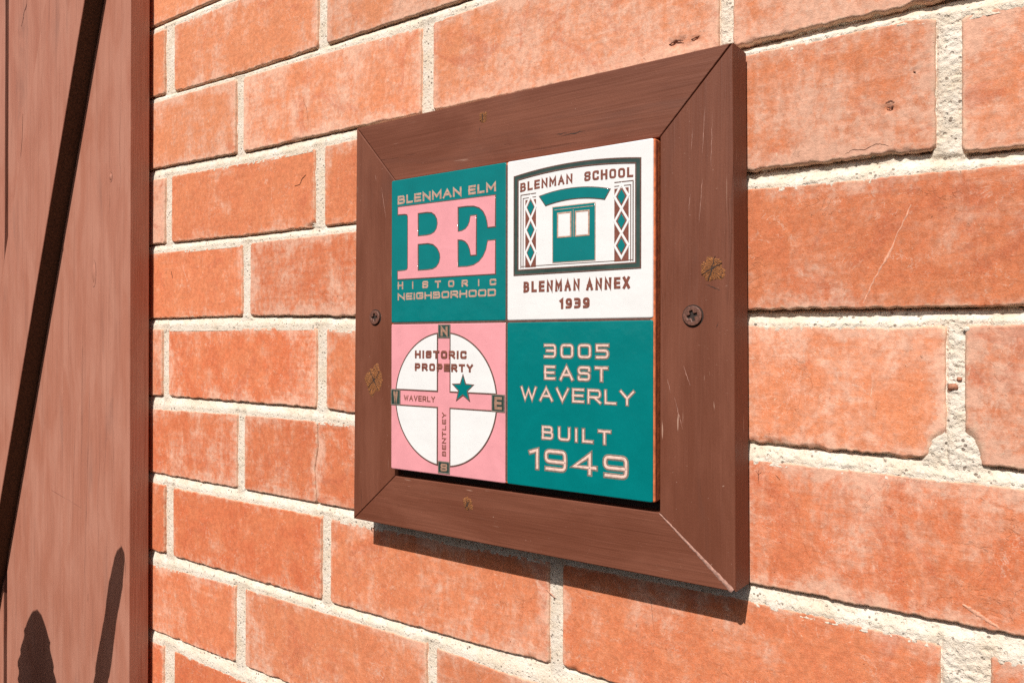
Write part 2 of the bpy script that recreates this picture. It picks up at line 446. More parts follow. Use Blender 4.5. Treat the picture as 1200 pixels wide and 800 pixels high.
SPECIAL = {   # (row, brick number whose left joint is nearest x): options
 (3, 135): dict(rag=0.8, chip=0.05, pale=0.58, warm=0.7, pits=[(217.5, 105, 2.6, 1.3), (228, 121, 1.0, .7)]),
 (2, 243): dict(rag=0.8, chip=0.1, pale=0.6, warm=0.85),
 (4, 246): dict(rag=0.7, pale=0.47, warm=0.35, dy=0, yaw=0, tilt=0),
 (5, 130): dict(rag=1.1, wl=9, chip=-0.15, pale=0.57, warm=0.75, cut={'br': (8, 13)}),
 (5, 364): dict(rag=0.6, pale=0.63, warm=0.5, cut={'bl': (7, 17)}),
 (3, 362): dict(rag=0.6, pale=0.63, warm=0.7),
 (2, 20): dict(pale=0.63, warm=0.95, pits=[(103, 161.5, 6, 1.2), (114, 161, 4, 1.0)]),
 (6, 246): dict(pale=0.54, warm=0.3, dy=0, yaw=0, tilt=0),
 (7, 130): dict(pale=0.46, warm=0.35),
 (7, -90): dict(pale=0.50, warm=0.5, chip=0.22),
 (7, -317): dict(pale=0.40, warm=0.0),
 (8, 25): dict(pale=0.50, warm=0.5),
 (8, -200): dict(pale=0.50, warm=0.55),
 (8, -420): dict(pale=0.47, warm=0.35),
 (8, -372): dict(pale=0.47, warm=0.35, cut={'br': (13, 6)}),
 (3, -320): dict(pale=0.42, warm=0.45, cut={'br': (10, 4)}),
 (4, -375): dict(pale=0.45, warm=0.3),
 (4, -195): dict(pale=0.57, warm=0.2),
 (5, -320): dict(pale=0.50, warm=0.12),
 (1, -320): dict(pale=0.5, warm=0.85),
 (2, -207): dict(pale=0.58, warm=0.8, chip=0.1),
 (2, -375): dict(pale=0.55, warm=0.7, rag=0.7),
}
for row in range(0, 11):
    js = [(-9999, X0)] + rowsH[row] + [(X1, 9999)]
    ends = [(a[1], b[0]) for a, b in zip(js[:-1], js[1:])]
    for xa, xb in ends:
        xa, xb = max(xa, X0), min(xb, X1)
        if xb - xa < 25: continue
        opts = dict(dy=rng.uniform(-0.35, 0.35), yaw=rng.uniform(-0.5, 0.5), tilt=rng.uniform(-0.3, 0.3), rag=rng.uniform(0.4, 0.75), chip=rng.uniform(0.2, 0.4))
        for (r, x), v in SPECIAL.items():
            if r == row and abs((xa + xb) / 2 - x) < 30: opts.update(v)
        seed = rng.randrange(1, 90000)
        if row == 6 and xa < -213 < xb:      # the brick that has cracked right through
            opts.update(pale=0.48, warm=0.15, rag=0.35)
            make_brick(row, xa, -215.5, seed, dict(opts, crack_r=1))
            opts['pale'] = 0.53
            make_brick(row, -214.5, xb, seed + 5, dict(opts, dy=opts['dy'] + 0.2, crack_l=1))
        else:
            make_brick(row, xa, xb, seed, opts)

# ------------------------------------------------------------ mortar: bed strips and the head strips between them
def head_rng(row, a, b):
    pad = 9.0 if row == 5 and (a + b) / 2 > 200 else 0.0
    return a - pad, b + pad

def head_term(row, x, z):
    """1 inside a head joint of this row, falling to 0 outside"""
    s = np.zeros_like(x)
    for a, b in rowsH[row]:
        a, b = head_rng(row, a, b)
        s = np.maximum(s, sstep(-3.0, 0.0, np.minimum(x - a, b - x)))
    return s

def head_profile(row, x, z):
    """depth of the tooled mortar in the head joint nearest to x"""
    e = np.full_like(x, -99.0); g = np.zeros_like(x)
    for a, b in rowsH[row]:
        e = np.maximum(e, np.minimum(x - a, b - x))
        g = np.maximum(g, 2.0 * sstep(1.0, 0.0, np.abs(x - a - 0.2)) * (0.5 + 0.5 * vnoise(z / 9, z * 0, int(abs(a)) + 3)))
    return head_depth(x, z) + 0.6 - 0.5 * sstep(0, 4, e) + g

def mortar_rough(x, z):
    right = sstep(60, 200, x)
    return (0.26 + 0.50 * right) * fbm(x / 2.6, z / 2.2, 77, 4) + (0.2 + 0.9 * right) * np.clip(fbm(x / 1.7, z / 1.7, 99, 2) - 0.35, 0, 1) * 1.6

def head_depth(x, z):
    return 0.9 + 0.5 * fbm(x / 30, z / 30, 41, 2)

def strip(xs, zs_fn, dfn, n):
    T = np.linspace(0, 1, n)
    X = np.repeat(xs[None, :], n, 0)
    zb, zt = zs_fn(xs)
    Z = zb[None, :] + (zt - zb)[None, :] * T[:, None]
    return X, Z

parts_V, parts_F = [], []
off = 0
def add_grid(X, Y, Z):
    global off
    ny, nx = X.shape
    V = np.stack([X, Y, Z], -1).reshape(-1, 3)
    idx = np.arange(nx * ny).reshape(ny, nx) + off
    parts_F.append(np.stack([idx[:-1, :-1], idx[:-1, 1:], idx[1:, 1:], idx[1:, :-1]], -1).reshape(-1, 4))
    parts_V.append(V); off += len(V)

PAD = 2.6
for k in BED:
    if k == 10: continue
    zc = float(bed(k, 0, -200))
    vis = abs(zc) < 330
    step = 0.8 if vis else 6
    xs = np.concatenate([np.arange(X0, -475, 6), np.arange(-475, 60, step * 1.3), np.arange(60, 290, step * 0.85), np.arange(290, X1 + 5, 6)])
    n = 22 if vis else 6
    T = np.linspace(0, 1, n)[:, None]
    za = bed(k, 0, xs) + PAD; zb = bed(k, 1, xs) - PAD
    Z = zb[None, :] + (za - zb)[None, :] * T
    X = np.repeat(xs[None, :], n, 0)
    top = bed(k, 0, xs)[None, :]; bot = bed(k, 1, xs)[None, :]
    t = np.clip((top - Z) / (top - bot), 0, 1)          # 0 under the upper brick, 1 on the lower brick
    ramp_ = {1: 1.15, 2: 1.2, 3: 1.2, 4: 1.35}.get(k, 0.55)
    vary = 0.5 + 0.5 * fbm(xs / 70, xs * 0 + k * 3.1, 55, 2)[None, :]
    right = sstep(60, 160, X)
    dtop = 1.9 + 1.4 * vary + 2.4 * right * (ramp_ - 0.5)
    dbot = 0.25 + 0.1 * vary
    lag = (0.30 if ramp_ > 1 else 0.0) * right
    prof = dtop + (dbot - dtop) * sstep(0.05 + lag, 0.85 - 0.2 * vary * (1 - right), t + 0.08 * fbm(X / 6, Z / 4, 31))
    crack = 3.4 * sstep(1.5, 0.15, np.abs(top - Z - 0.4)) * (0.35 + 0.65 * sstep(-0.25, 0.25, fbm(X / 22, Z * 0, 61 + k, 3)))
    d = prof + crack
    # where a head joint of the row above or below runs in, the mortar comes forward
    if 0 <= k < 10:
        up = head_term(k, X, Z) if k in rowsH else 0 * X
        dn = head_term(k + 1, X, Z)
        a_ = up * sstep(0.80, 0.0, t - 0.02); b_ = dn * sstep(0.30, 0.97, t)
        if k in rowsH: d = d * (1 - a_) + head_profile(k, X, Z) * a_
        d = d * (1 - b_) + head_profile(k + 1, X, Z) * b_
    d = d + mortar_rough(X, Z)
    add_grid(X, d, Z)
for row in rowsH:
    if row - 1 not in BED: continue
    for a, b in rowsH[row]:
        if b < X0 or a > X1: continue
        c = (a + b) / 2
        vis = in_view(a, b, float(bed(row, 0, c)), float(bed(row - 1, 1, c)))
        st = (0.65 if c > 60 else 1.0) if vis else 4
        pad = 9.0 if row == 5 and c > 200 else 3.0
        xs = np.arange(a - pad, b + pad + st, st)
        z0 = bed(row, 0, xs) + PAD; z1 = bed(row - 1, 1, xs) - PAD
        n = max(4, int((z1[0] - z0[0]) / st))
        T = np.linspace(0, 1, n)[:, None]
        Z = z0[None, :] + (z1 - z0)[None, :] * T
        X = np.repeat(xs[None, :], n, 0)
        d = head_profile(row, X, Z) + mortar_rough(X, Z)
        add_grid(X, d, Z)
Vm = np.concatenate(parts_V)
Vm = np.stack([Vm[:, 0], Vm[:, 1] + 0.0, Vm[:, 2]], -1) * MM
Vm[:, 2] += 0.46
mo = link('mortar', grid_mesh('mortar', Vm, np.concatenate(parts_F)), M['mortar'], wall, True)
# solid bed of mortar that the bricks sit in
def box_mesh(name, x0, x1, y0, y1, z0, z1, bev=0.0, seg=2):
    bm = bmesh.new()
    bmesh.ops.create_cube(bm, size=1)
    for v in bm.verts:
        v.co = Vector(((x0 + x1) / 2 + v.co.x * (x1 - x0), (y0 + y1) / 2 + v.co.y * (y1 - y0), (z0 + z1) / 2 + v.co.z * (z1 - z0))) * MM
    if bev: bmesh.ops.bevel(bm, geom=bm.edges[:] , offset=bev * MM, segments=seg, affect='EDGES', profile=0.5)
    me = bpy.data.meshes.new(name); bm.to_mesh(me); bm.free(); return me
link('core', box_mesh('core', X0 + 4, X1 - 4, 9, 88, 460 - 460, 376 + 460), M['mortar'], wall)
# a crumb of brick caught in the mortar of the right-hand joint, and smaller bits of grit
def pebble(x, z, r, mat, y=0.0, seed=1):
    bm = bmesh.new(); bmesh.ops.create_icosphere(bm, subdivisions=2, radius=1)
    q = random.Random(seed)
    for v in bm.verts:
        k = 1 + q.uniform(-0.22, 0.22)
        v.co = Vector((v.co.x * r * k, v.co.y * r * 0.6 * k, v.co.z * r * 0.8 * k)) * MM
    me = bpy.data.meshes.new('pebble'); bm.to_mesh(me); bm.free()
    at = me.attributes.new('edge', 'FLOAT', 'POINT'); at.data.foreach_set('value', [9.0] * len(me.vertices))
    o = link('pebble', me, mat, wall, True); o.location = Vector((x * MM, (WALL + y) * MM, z * MM)) - WL
    o.color = (0.35, 0.1, 0, 1)
    return o
pebble(245.0, -33.5, 2.3, M['crumb'], 0.9, 4)
pebble(247.8, -29.6, 1.2, M['crumb'], 1.0, 5)
pebble(251.0, -5.8, 1.5, M['mortar'], 0.6, 6)

# ------------------------------------------------------------ wooden frame
fr = thing('picture_frame', 'dark brown painted wooden frame screwed to the brick wall around the ceramic tile', 'frame', (0, 0.025, -0.1435))
FO = Vector((0, 0.025, -0.1435))
OUT = [(-142.6, 146.4), (145.2, 146.5), (147.2, -143.9), (-145.0, -143.4)]       # TL TR BR BL
INN = [(-102.7, 102.7), (103.5, 102.7), (103.5, -107.6), (-102.7, -107.6)]
def rail(i, gap, mat):
    a, b = OUT[i], OUT[(i + 1) % 4]; c, d = INN[(i + 1) % 4], INN[i]
    P = [Vector((x, 0, z)) for x, z in (a, b, c, d)]
    # open the mitres by a hair
    ctr = (P[0] + P[1] + P[2] + P[3]) / 4
    along = (P[1] - P[0]).normalized()
    P[0] += along * gap[0][0]; P[3] += along * gap[0][1]
    P[1] -= along * gap[1][0]; P[2] -= along * gap[1][1]
    bm = bmesh.new()
    fv = [bm.verts.new((p.x * MM, FRAME * MM, p.z * MM)) for p in P]
    bv = [bm.verts.new((p.x * MM, 25.0 * MM, p.z * MM)) for p in P]
    bm.faces.new(fv); bm.faces.new(bv[::-1])
    for k in range(4): bm.faces.new((fv[k], bv[k], bv[(k + 1) % 4], fv[(k + 1) % 4]))
    bmesh.ops.recalc_face_normals(bm, faces=bm.faces[:])
    bmesh.ops.bevel(bm, geom=[e for e in bm.edges if all(v.co.y < 0.006 for v in e.verts)], offset=0.55 * MM, segments=3, affect='EDGES', profile=0.5)
    bmesh.ops.transform(bm, matrix=Matrix.Translation(-FO), verts=bm.verts[:])
    me = bpy.data.meshes.new('rail'); bm.to_mesh(me); bm.free()
    return link('rail', me, mat, fr)
rail(0, ((.8, .5), (.8, .6)), M['frame_h'])
rail(1, ((.0, .0), (.0, .0)), M['frame_v'])
rail(2, ((1.5, .35), (.45, .45)), M['frame_h'])
rail(3, ((.0, .0), (.0, .0)), M['frame_v'])
pn = link('backing_panel', box_mesh('backing_panel', -112, 112, 14, 24.4, -117, 112), M['panel'], fr)
pn.location = -FO
# dried filler in the lower right mitre
def ribbon_mesh(pts, widths, y0, h, name, seed=0, noise=0.0, wob=0.0):
    """domed ribbon through pts (mm, x/z) standing h proud of y0"""
    n = len(pts); V = []; F = []
    q = random.Random(seed)
    for i, (x, z) in enumerate(pts):
        x2, z2 = pts[min(i + 1, n - 1)]; x1, z1 = pts[max(i - 1, 0)]
        dx, dz = x2 - x1, z2 - z1; L = math.hypot(dx, dz) or 1
        nx, nz = -dz / L, dx / L
        w = widths[i] / 2 * (1 + q.uniform(-noise, noise))
        cx, cz = x + nx * q.uniform(-wob, wob), z + nz * q.uniform(-wob, wob)
        for s, hh in ((-1, 0.0), (-.7, .75), (0, 1), (.7, .75), (1, 0.0)):
            V.append(((cx + nx * w * s) * MM, (y0 - h * hh * (1 + q.uniform(-noise, noise)) + (0.25 if hh == 0 else 0)) * MM, (cz + nz * w * s) * MM))
        if i:
            b = (i - 1) * 5
            for k in range(4): F.append((b + k, b + k + 1, b + k + 6, b + k + 5))
    return mesh_from(name, V, F)
pts = []; wd = []
for i in range(46):
    t = i / 45
    pts.append((103.2 + (145.6 - 103.2) * t, -108.0 + (-143.5 + 108.0) * t)); wd.append(0.7 + 2.6 * t ** 1.2)
o = link('filler', ribbon_mesh(pts, wd, FRAME + 0.1, 0.35, 'filler', 3, 0.28, 0.22), M['putty'], fr, True); o.location = -FO

# knots: torn, rust coloured, split in the middle
def knot_material():
    t = NT('split resinous knot')
    v, info = t.rand_obj()
    c0 = t.obj()
    sep = t.node('ShaderNodeSeparateXYZ'); t.l.new(c0, sep.inputs[0])
    ang = t.math('ARCTAN2', sep.outputs[2], sep.outputs[0])
    rad = t.node('ShaderNodeVectorMath', operation='LENGTH'); t.l.new(c0, rad.inputs[0])
    comb = t.node('ShaderNodeCombineXYZ'); t.l.new(t.math('MULTIPLY', ang, 3.6), comb.inputs[0])
    t.l.new(t.math('MULTIPLY', rad.outputs['Value'], 330.0), comb.inputs[1])
    n = t.noise(comb.outputs[0], 2.6, 4, 0.7, 0.5); f = t.noise(v, 700, 3, 0.7)
    col = t.mix(t.ramp(n, 0.35, 0.65), (0.065, 0.020, 0.010), (0.50, 0.180, 0.045))
    col = t.mix(t.ramp(f, 0.60, 0.68), col, (0.05, 0.02, 0.012))
    col = t.mix(t.ramp(n, 0.66, 0.78), col, (0.50, 0.25, 0.09))
    at = t.node('ShaderNodeAttribute', attribute_name='rim')
    col = t.mix(t.ramp(t.math('ADD', at.outputs['Fac'], t.math('MULTIPLY', n, 0.6)), 1.20, 1.42), col, (0.135, 0.046, 0.027))
    t.set(t.b.inputs['Base Color'], col); t.b.inputs['Roughness'].default_value = 0.65
    t.l.new(t.bump(t.math('ADD', n, t.math('MULTIPLY', f, 0.5)), 0.0012, 0.9), t.b.inputs['Normal'])
    return t.mat
M['knot'] = knot_material()
def knot(x, z, rx, rz, rot, seed, split=1):
    q = random.Random(seed); nseg, nr = 40, 9
    V = [(0, -0.1, 0)]; F = []; rim = [0.0]
    for r in range(1, nr + 1):
        for s in range(nseg):
            a = 2 * math.pi * s / nseg; t = r / nr
            k = 1 + (0.22 * float(vnoise(a * 1.6, seed, 3)) + 0.12 * float(vnoise(a * 5, seed, 4))) * t
            hh = -0.42 * (1 - t ** 3) + q.uniform(-0.10, 0.10) * (1 - t) - 0.02
            if r == nr: hh = 0.12
            xx = math.cos(a) * rx * t * k; zz = math.sin(a) * rz * t * k
            V.append((xx, hh, zz)); rim.append(t)
    F += [(0, 1 + (s + 1) % nseg, 1 + s) for s in range(nseg)]
    for r in range(nr - 1):
        for s in range(nseg):
            a = 1 + r * nseg + s; b = 1 + r * nseg + (s + 1) % nseg
            F.append((a, b, b + nseg, a + nseg))
    V = [((vx) * MM, vy * MM, (vz) * MM) for vx, vy, vz in V]
    me = mesh_from('knot', V, F)
    at = me.attributes.new('rim', 'FLOAT', 'POINT'); at.data.foreach_set('value', rim)
    o = link('knot', me, M['knot'], fr, True)
    o.location = Vector((x * MM, FRAME * MM, z * MM)) - FO
    # dark drying cracks across the knot
    for i in range(split):
        L = rx * q.uniform(1.3, 1.9); a = rot + i * 1.1 + q.uniform(-.2, .2)
        pts = [(math.cos(a) * L * (t - .5) + q.uniform(-.3, .3), math.sin(a) * L * (t - .5) * 1.1 + q.uniform(-.4, .4)) for t in np.linspace(0, 1, 9)]
        wd = [0.3 + 1.3 * math.sin(math.pi * t) ** 2 for t in np.linspace(0, 1, 9)]
        c = link('crack', ribbon_mesh(pts, wd, -0.35, 0.14, 'crack', seed + i, 0.3), M['panel'], o)
knot(-123.6, -39.8, 9.5, 11.5, 0.9, 5, 2)
knot(133.9, 27.4, 7.2, 7.0, 0.3, 8, 2)
knot(-23.0, 135.0, 3.6, 4.0, 1.3, 12, 1)
knot(-35.3, -119.4, 4.4, 4.6, 0.7, 15, 2)
# hairline splits in the paint of the top rail and beside the right knot
for (x, z, L, a, w, sd_) in ((46, 113.6, 17, 0.05, 0.7, 3), (38, 114.6, 8, -0.1, 0.5, 4), (134.5, 17.5, 9, -0.4, 0.55, 7), (137, -3, 3, 1.2, 0.3, 11), (-26, 127, 5, 1.4, .3, 12)):
    q = random.Random(sd_)
    pts = [(x + math.cos(a) * L * (t - .5), z + math.sin(a) * L * (t - .5) + q.uniform(-.35, .35)) for t in np.linspace(0, 1, 10)]
    wd = [0.12 + w * math.sin(math.pi * t) for t in np.linspace(0, 1, 10)]
    o = link('split', ribbon_mesh(pts, wd, FRAME - 0.05 + 0.10, 0.10, 'split', sd_, 0.4), M['panel'], fr); o.location = -FO

# scratches through the paint down to the pale primer
for i, p in enumerate([[(129.8, 115.2), (128.4, 90.0)], [(121.5, 69.0), (120.5, 59.3)], [(128.4, 76.1), (126.5, 52.2)], [(117.6, -24.9), (121.6, -36.0)], [(108.0, -32.6), (110.0, -40.1)], [(112.1, -42.4), (117.2, -60.0)], [(-116.5, 99.9), (-112.1, 77.3)], [(-122.6, 109.3), (-121.8, 104.9)], [(122.9, 104.7), (122.0, 93.2)], [(134.1, 112.1), (133.2, 80.1)]]):
    q = random.Random(i); n = 14
    pts = [(p[0][0] + (p[1][0] - p[0][0]) * t + q.uniform(-.18, .18), p[0][1] + (p[1][1] - p[0][1]) * t) for t in np.linspace(0, 1, n)]
    wd = [0.08 + 0.42 * math.sin(math.pi * t) * q.uniform(.3, 1) for t in np.linspace(0, 1, n)]
    o = link('scratch', ribbon_mesh(pts, wd, FRAME + 0.02, 0.06, 'scratch', i, 0.3), M['putty'], fr); o.location = -FO
# pale scars on two bricks
for i, (p, w) in enumerate((([(227.2, 55.5), (216.4, 31.0), (210.8, 20.6), (205.2, 7.9)], 1.3), ([(249.4, -136.4), (264.0, -144.3)], 2.6), ([(153.4, -111.9), (172.6, -117.0)], 0.8), ([(11.8, -172.8), (18.4, -177.1)], 0.6))):
    q = random.Random(i + 40); L = np.linspace(0, len(p) - 1, 30)
    pts = [(float(np.interp(t, range(len(p)), [a[0] for a in p])) + q.uniform(-.3, .3), float(np.interp(t, range(len(p)), [a[1] for a in p])) + q.uniform(-.2, .2)) for t in L]
    wd = [0.2 + w * (0.45 + 0.55 * math.sin(math.pi * (j + 1) / 31)) * q.uniform(.6, 1) for j in range(30)]
    o = link('scar', ribbon_mesh(pts, wd, WALL - 0.02, 0.14, 'scar', i, 0.35), M['scar'], wall, True); o.location = -WL

# small dark pits and hairline cracks in the brick faces
for i, (p, w) in enumerate((([(215.6, 107.6), (218.0, 108.2), (219.6, 107.2)], 1.5), ([(216.2, 105.6), (217.6, 104.6), (219.2, 105.6)], 1.3), ([(-149.6, -154.6), (-150.4, -156.6), (-149.2, -158.2)], 1.2), ([(-148.6, -154.8), (-147.6, -155.4)], .9),
        ([(86.9, -164.1), (87.5, -171.6), (89.1, -184.9)], .42), ([(-232.2, 190.7), (-226.8, 179.2), (-224.6, 161.1)], .35), ([(-243, 118.8), (-236, 119.4), (-233, 124), (-228.8, 126.3)], .28), ([(228, 121), (229, 120)], .8),
        ([(98, 162.5), (102, 164.2), (107, 163.2)], 1.2), ([(112, 162.6), (117, 163.6)], .9), ([(150, -82.5), (151.5, -85), (153, -82.6)], .35), ([(151.5, -80.5), (151.7, -90)], .35), ([(161, -84), (163, -86)], .5), ([(-430, 57), (-427, 50)], .8), ([(196, 84.6), (200, 86.4), (206, 85.6), (211, 88), (217, 86)], .55))):
    q = random.Random(i + 90); n = max(8, int(sum(math.dist(a, b) for a, b in zip(p, p[1:])) / 0.9)); L = np.linspace(0, len(p) - 1, n)
    pts = [(float(np.interp(t, range(len(p)), [a[0] for a in p])) + q.uniform(-.22, .22), float(np.interp(t, range(len(p)), [a[1] for a in p])) + q.uniform(-.2, .2)) for t in L]
    wd = [w * (0.3 + 0.7 * math.sin(math.pi * (j + .5) / n)) * q.uniform(.45, 1) for j in range(n)]
    o = link('pit', ribbon_mesh(pts, wd, WALL - 0.02, 0.16, 'pit', i, 0.3), M['pit'], wall); o.location = -WL

# screws: cross-recess heads (curve-filled disc with a cross cut out)
def curve_fill(loops, y_front, thick, bevel, name, bres=2):
    """2-D filled outline (mm, x/z) with holes -> solid mesh whose face looks towards -y"""
    cu = bpy.data.curves.new(name, 'CURVE'); cu.dimensions = '2D'; cu.fill_mode = 'BOTH'
    for lp in loops:
        s = cu.splines.new('POLY'); s.points.add(len(lp) - 1)
        for i, (x, z) in enumerate(lp): s.points[i].co = (x * MM, z * MM, 0, 1)
        s.use_cyclic_u = True
    cu.extrude = max(1e-6, (thick / 2 - bevel) * MM); cu.bevel_depth = bevel * MM; cu.bevel_resolution = bres; cu.offset = -bevel * MM
    ob = bpy.data.objects.new(name, cu); C.objects.link(ob)
    dg = bpy.context.evaluated_depsgraph_get(); dg.update()
    me = bpy.data.meshes.new_from_object(ob.evaluated_get(dg))
    bpy.data.objects.remove(ob); bpy.data.curves.remove(cu)
    # curve local (x, y, z) -> world (x, -z + y_mid, y)
    me.transform(Matrix(((1, 0, 0, 0), (0, 0, -1, (y_front + thick / 2) * MM), (0, 1, 0, 0), (0, 0, 0, 1))))
    me.name = name
    return me
def screw(x, z, r, rot):
    o = bpy.data.objects.new('screw', None); 
    n = 40; circ = [(math.cos(2 * math.pi * i / n) * r, math.sin(2 * math.pi * i / n) * r) for i in range(n)]
    w, L = r * 0.17, r * 0.56
    cr = [(w, L), (w, w * 1.3), (w * 1.3, w), (L, w), (L, -w), (w * 1.3, -w), (w, -w * 1.3), (w, -L), (-w, -L), (-w, -w * 1.3), (-w * 1.3, -w), (-L, -w), (-L, w), (-w * 1.3, w), (-w, w * 1.3), (-w, L)]
    cr = [(a * math.cos(rot) - b * math.sin(rot), a * math.sin(rot) + b * math.cos(rot)) for a, b in cr]
    me = curve_fill([circ, cr[::-1]], -1.3, 1.7, 0.35, 'screw', 3)
    ob = link('screw', me, M['screw'], fr); ob.location = Vector((x * MM, FRAME * MM, z * MM)) - FO
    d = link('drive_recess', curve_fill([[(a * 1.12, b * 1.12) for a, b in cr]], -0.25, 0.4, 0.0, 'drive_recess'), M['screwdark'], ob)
    ring = [(math.cos(2 * math.pi * i / n) * (r + .8), math.sin(2 * math.pi * i / n) * (r + .8)) for i in range(n)]
    link('countersink', curve_fill([ring], -0.06, 0.5, 0.0, 'countersink'), M['panel'], ob)
screw(-122.4, 5.6, 5.1, 0.12)
screw(123.1, 2.2, 5.4, 0.30)

# ------------------------------------------------------------ ceramic tile
tile = thing('ceramic_tile', 'square glazed ceramic address tile in teal, white and pink quarters inside the brown frame', 'tile', (0, 0, -0.1016))
TO = Vector((0, 0, -0.1016))
H = 101.6
o = link('tile_body', box_mesh('tile_body', -H + .25, H + .95, 0.7, 13.5, -H + .1, H - .2, 1.0, 3), M['clay'], tile); o.location = -TO
o = link('edge_seam', box_mesh('edge_seam', H - .5, H + 1.03, 2.3, 3.1, -H + 1, H - 1, 0), M['claydark'], tile); o.location = -TO
def rrect(x0, x1, z0, z1, r, n=6):
    P = []
    for cx, cz, a0 in ((x1 - r, z1 - r, 0), (x0 + r, z1 - r, 90), (x0 + r, z0 + r, 180), (x1 - r, z0 + r, 270)):
        for i in range(n + 1):
            a = math.radians(a0 + 90 * i / n); P.append((cx + math.cos(a) * r, cz + math.sin(a) * r))
    return P
def sub(name, me, mat, parent, label=None, smooth=False):
    o = link(name, me, mat, parent, smooth)
    if label: o['label'] = label
    return o
def quarter(x0, x1, z0, z1, mat, label):
    me = curve_fill([rrect(x0, x1, z0, z1, 1.3)], 0.0, 2.0, 0.9, 'quarter_panel', 4)
    o = link('quarter_panel', me, mat, tile); o['label'] = label; o.location = -TO
    return o
# clay under the glaze shows as the thin line between the quarters
o = link('seam', box_mesh('seam', -H + 2, H - 2, 0.25, 0.69, -H + 2, H - 2), M['line'], tile); o.location = -TO
qTL = quarter(-H, -.45, .45 + .8, H, M['teal'], 'teal quarter with pink initials, upper left')
qTR = quarter(.45, H, .45 + .8, H, M['white'], 'white quarter with school doorway drawing, upper right')
qBL = quarter(-H, -.45, -H, .8 - .45, M['pink'], 'pink quarter with compass map, lower left')
qBR = quarter(.45, H, -H, .8 - .45, M['teal'], 'teal quarter with street address, lower right')

def round_path(pts, closed, rad):
    """pts: (x, z, flag) ; flagged corners are rounded"""
    out = []; n = len(pts)
    for i, p in enumerate(pts):
        x, z = p[0], p[1]; fl = len(p) > 2 and p[2]
        if not fl or (not closed and i in (0, n - 1)):
            out.append((x, z)); continue
        a = pts[i - 1]; b = pts[(i + 1) % n]
        va = Vector((a[0] - x, a[1] - z)); vb = Vector((b[0] - x, b[1] - z))
        r = min(rad, va.length * .5, vb.length * .5)
        if r < 1e-4: out.append((x, z)); continue
        va.normalize(); vb.normalize()
        for k in range(5):
            t = k / 4; w0, w1, w2 = (1 - t) ** 2, 2 * t * (1 - t), t * t
            out.append((x + va.x * r * w0 + vb.x * r * w2, z + va.y * r * w0 + vb.y * r * w2))
    return out

class Ribbons:
    """collects domed strokes into one mesh; y measured from the tile face towards the viewer"""
    def __init__(s): s.V = []; s.F = []; s.k = 0
    def stroke(s, pts, w, h, base=0.0, closed=False, butt=True):
        P = []
        for p in pts:
            if not P or math.hypot(p[0] - P[-1][0], p[1] - P[-1][1]) > 1e-3: P.append((p[0], p[1]))
        if closed and math.hypot(P[0][0] - P[-1][0], P[0][1] - P[-1][1]) < 1e-3: P.pop()
        n = len(P)
        if n < 2: return
        lift = base + (s.k % 7) * 0.012; s.k += 1
        prof = ((-1, -0.05), (-.78, h * .75), (-.3, h), (.3, h), (.78, h * .75), (1, -0.05))
        b0 = len(s.V); m_ = len(prof)
        for i in range(n):
            if closed: a, b = P[i - 1], P[(i + 1) % n]
            else: a, b = P[max(i - 1, 0)], P[min(i + 1, n - 1)]
            p = P[i]
            d1 = Vector((p[0] - a[0], p[1] - a[1])); d2 = Vector((b[0] - p[0], b[1] - p[1]))
            if d1.length < 1e-6: d1 = d2.copy()
            if d2.length < 1e-6: d2 = d1.copy()
            d1.normalize(); d2.normalize()
            n1 = Vector((-d1.y, d1.x)); n2 = Vector((-d2.y, d2.x)); nn = n1 + n2
            if nn.length < 1e-4: nn = n1.copy()
            nn.normalize(); k = 1 / max(0.45, nn.dot(n1))
            ext = Vector((0, 0))
            if not closed and not butt:
                if i == 0: ext = -d2 * w * .5
                if i == n - 1: ext = d1 * w * .5
            for u, hh in prof:
                s.V.append(((p[0] + ext.x + nn.x * k * u * w / 2) * MM, -(lift + hh) * MM, (p[1] + ext.y + nn.y * k * u * w / 2) * MM))
        segs = n if closed else n - 1
        for i in range(segs):
            a = b0 + i * m_; b = b0 + ((i + 1) % n) * m_
            for j in range(m_ - 1): s.F.append((a + j, a + j + 1, b + j + 1, b + j))
        if not closed:
            for q in (b0, b0 + (n - 1) * m_): s.F.append(tuple(q + j for j in range(m_)))
    def build(s, name, mat, parent, label=None):
        me = mesh_from(name, s.V, s.F)
        bm = bmesh.new(); bm.from_mesh(me); bmesh.ops.recalc_face_normals(bm, faces=bm.faces[:])
        bm.to_mesh(me); bm.free()
        # strokes must face the viewer (-y)
        return sub(name, me, mat, parent, label)

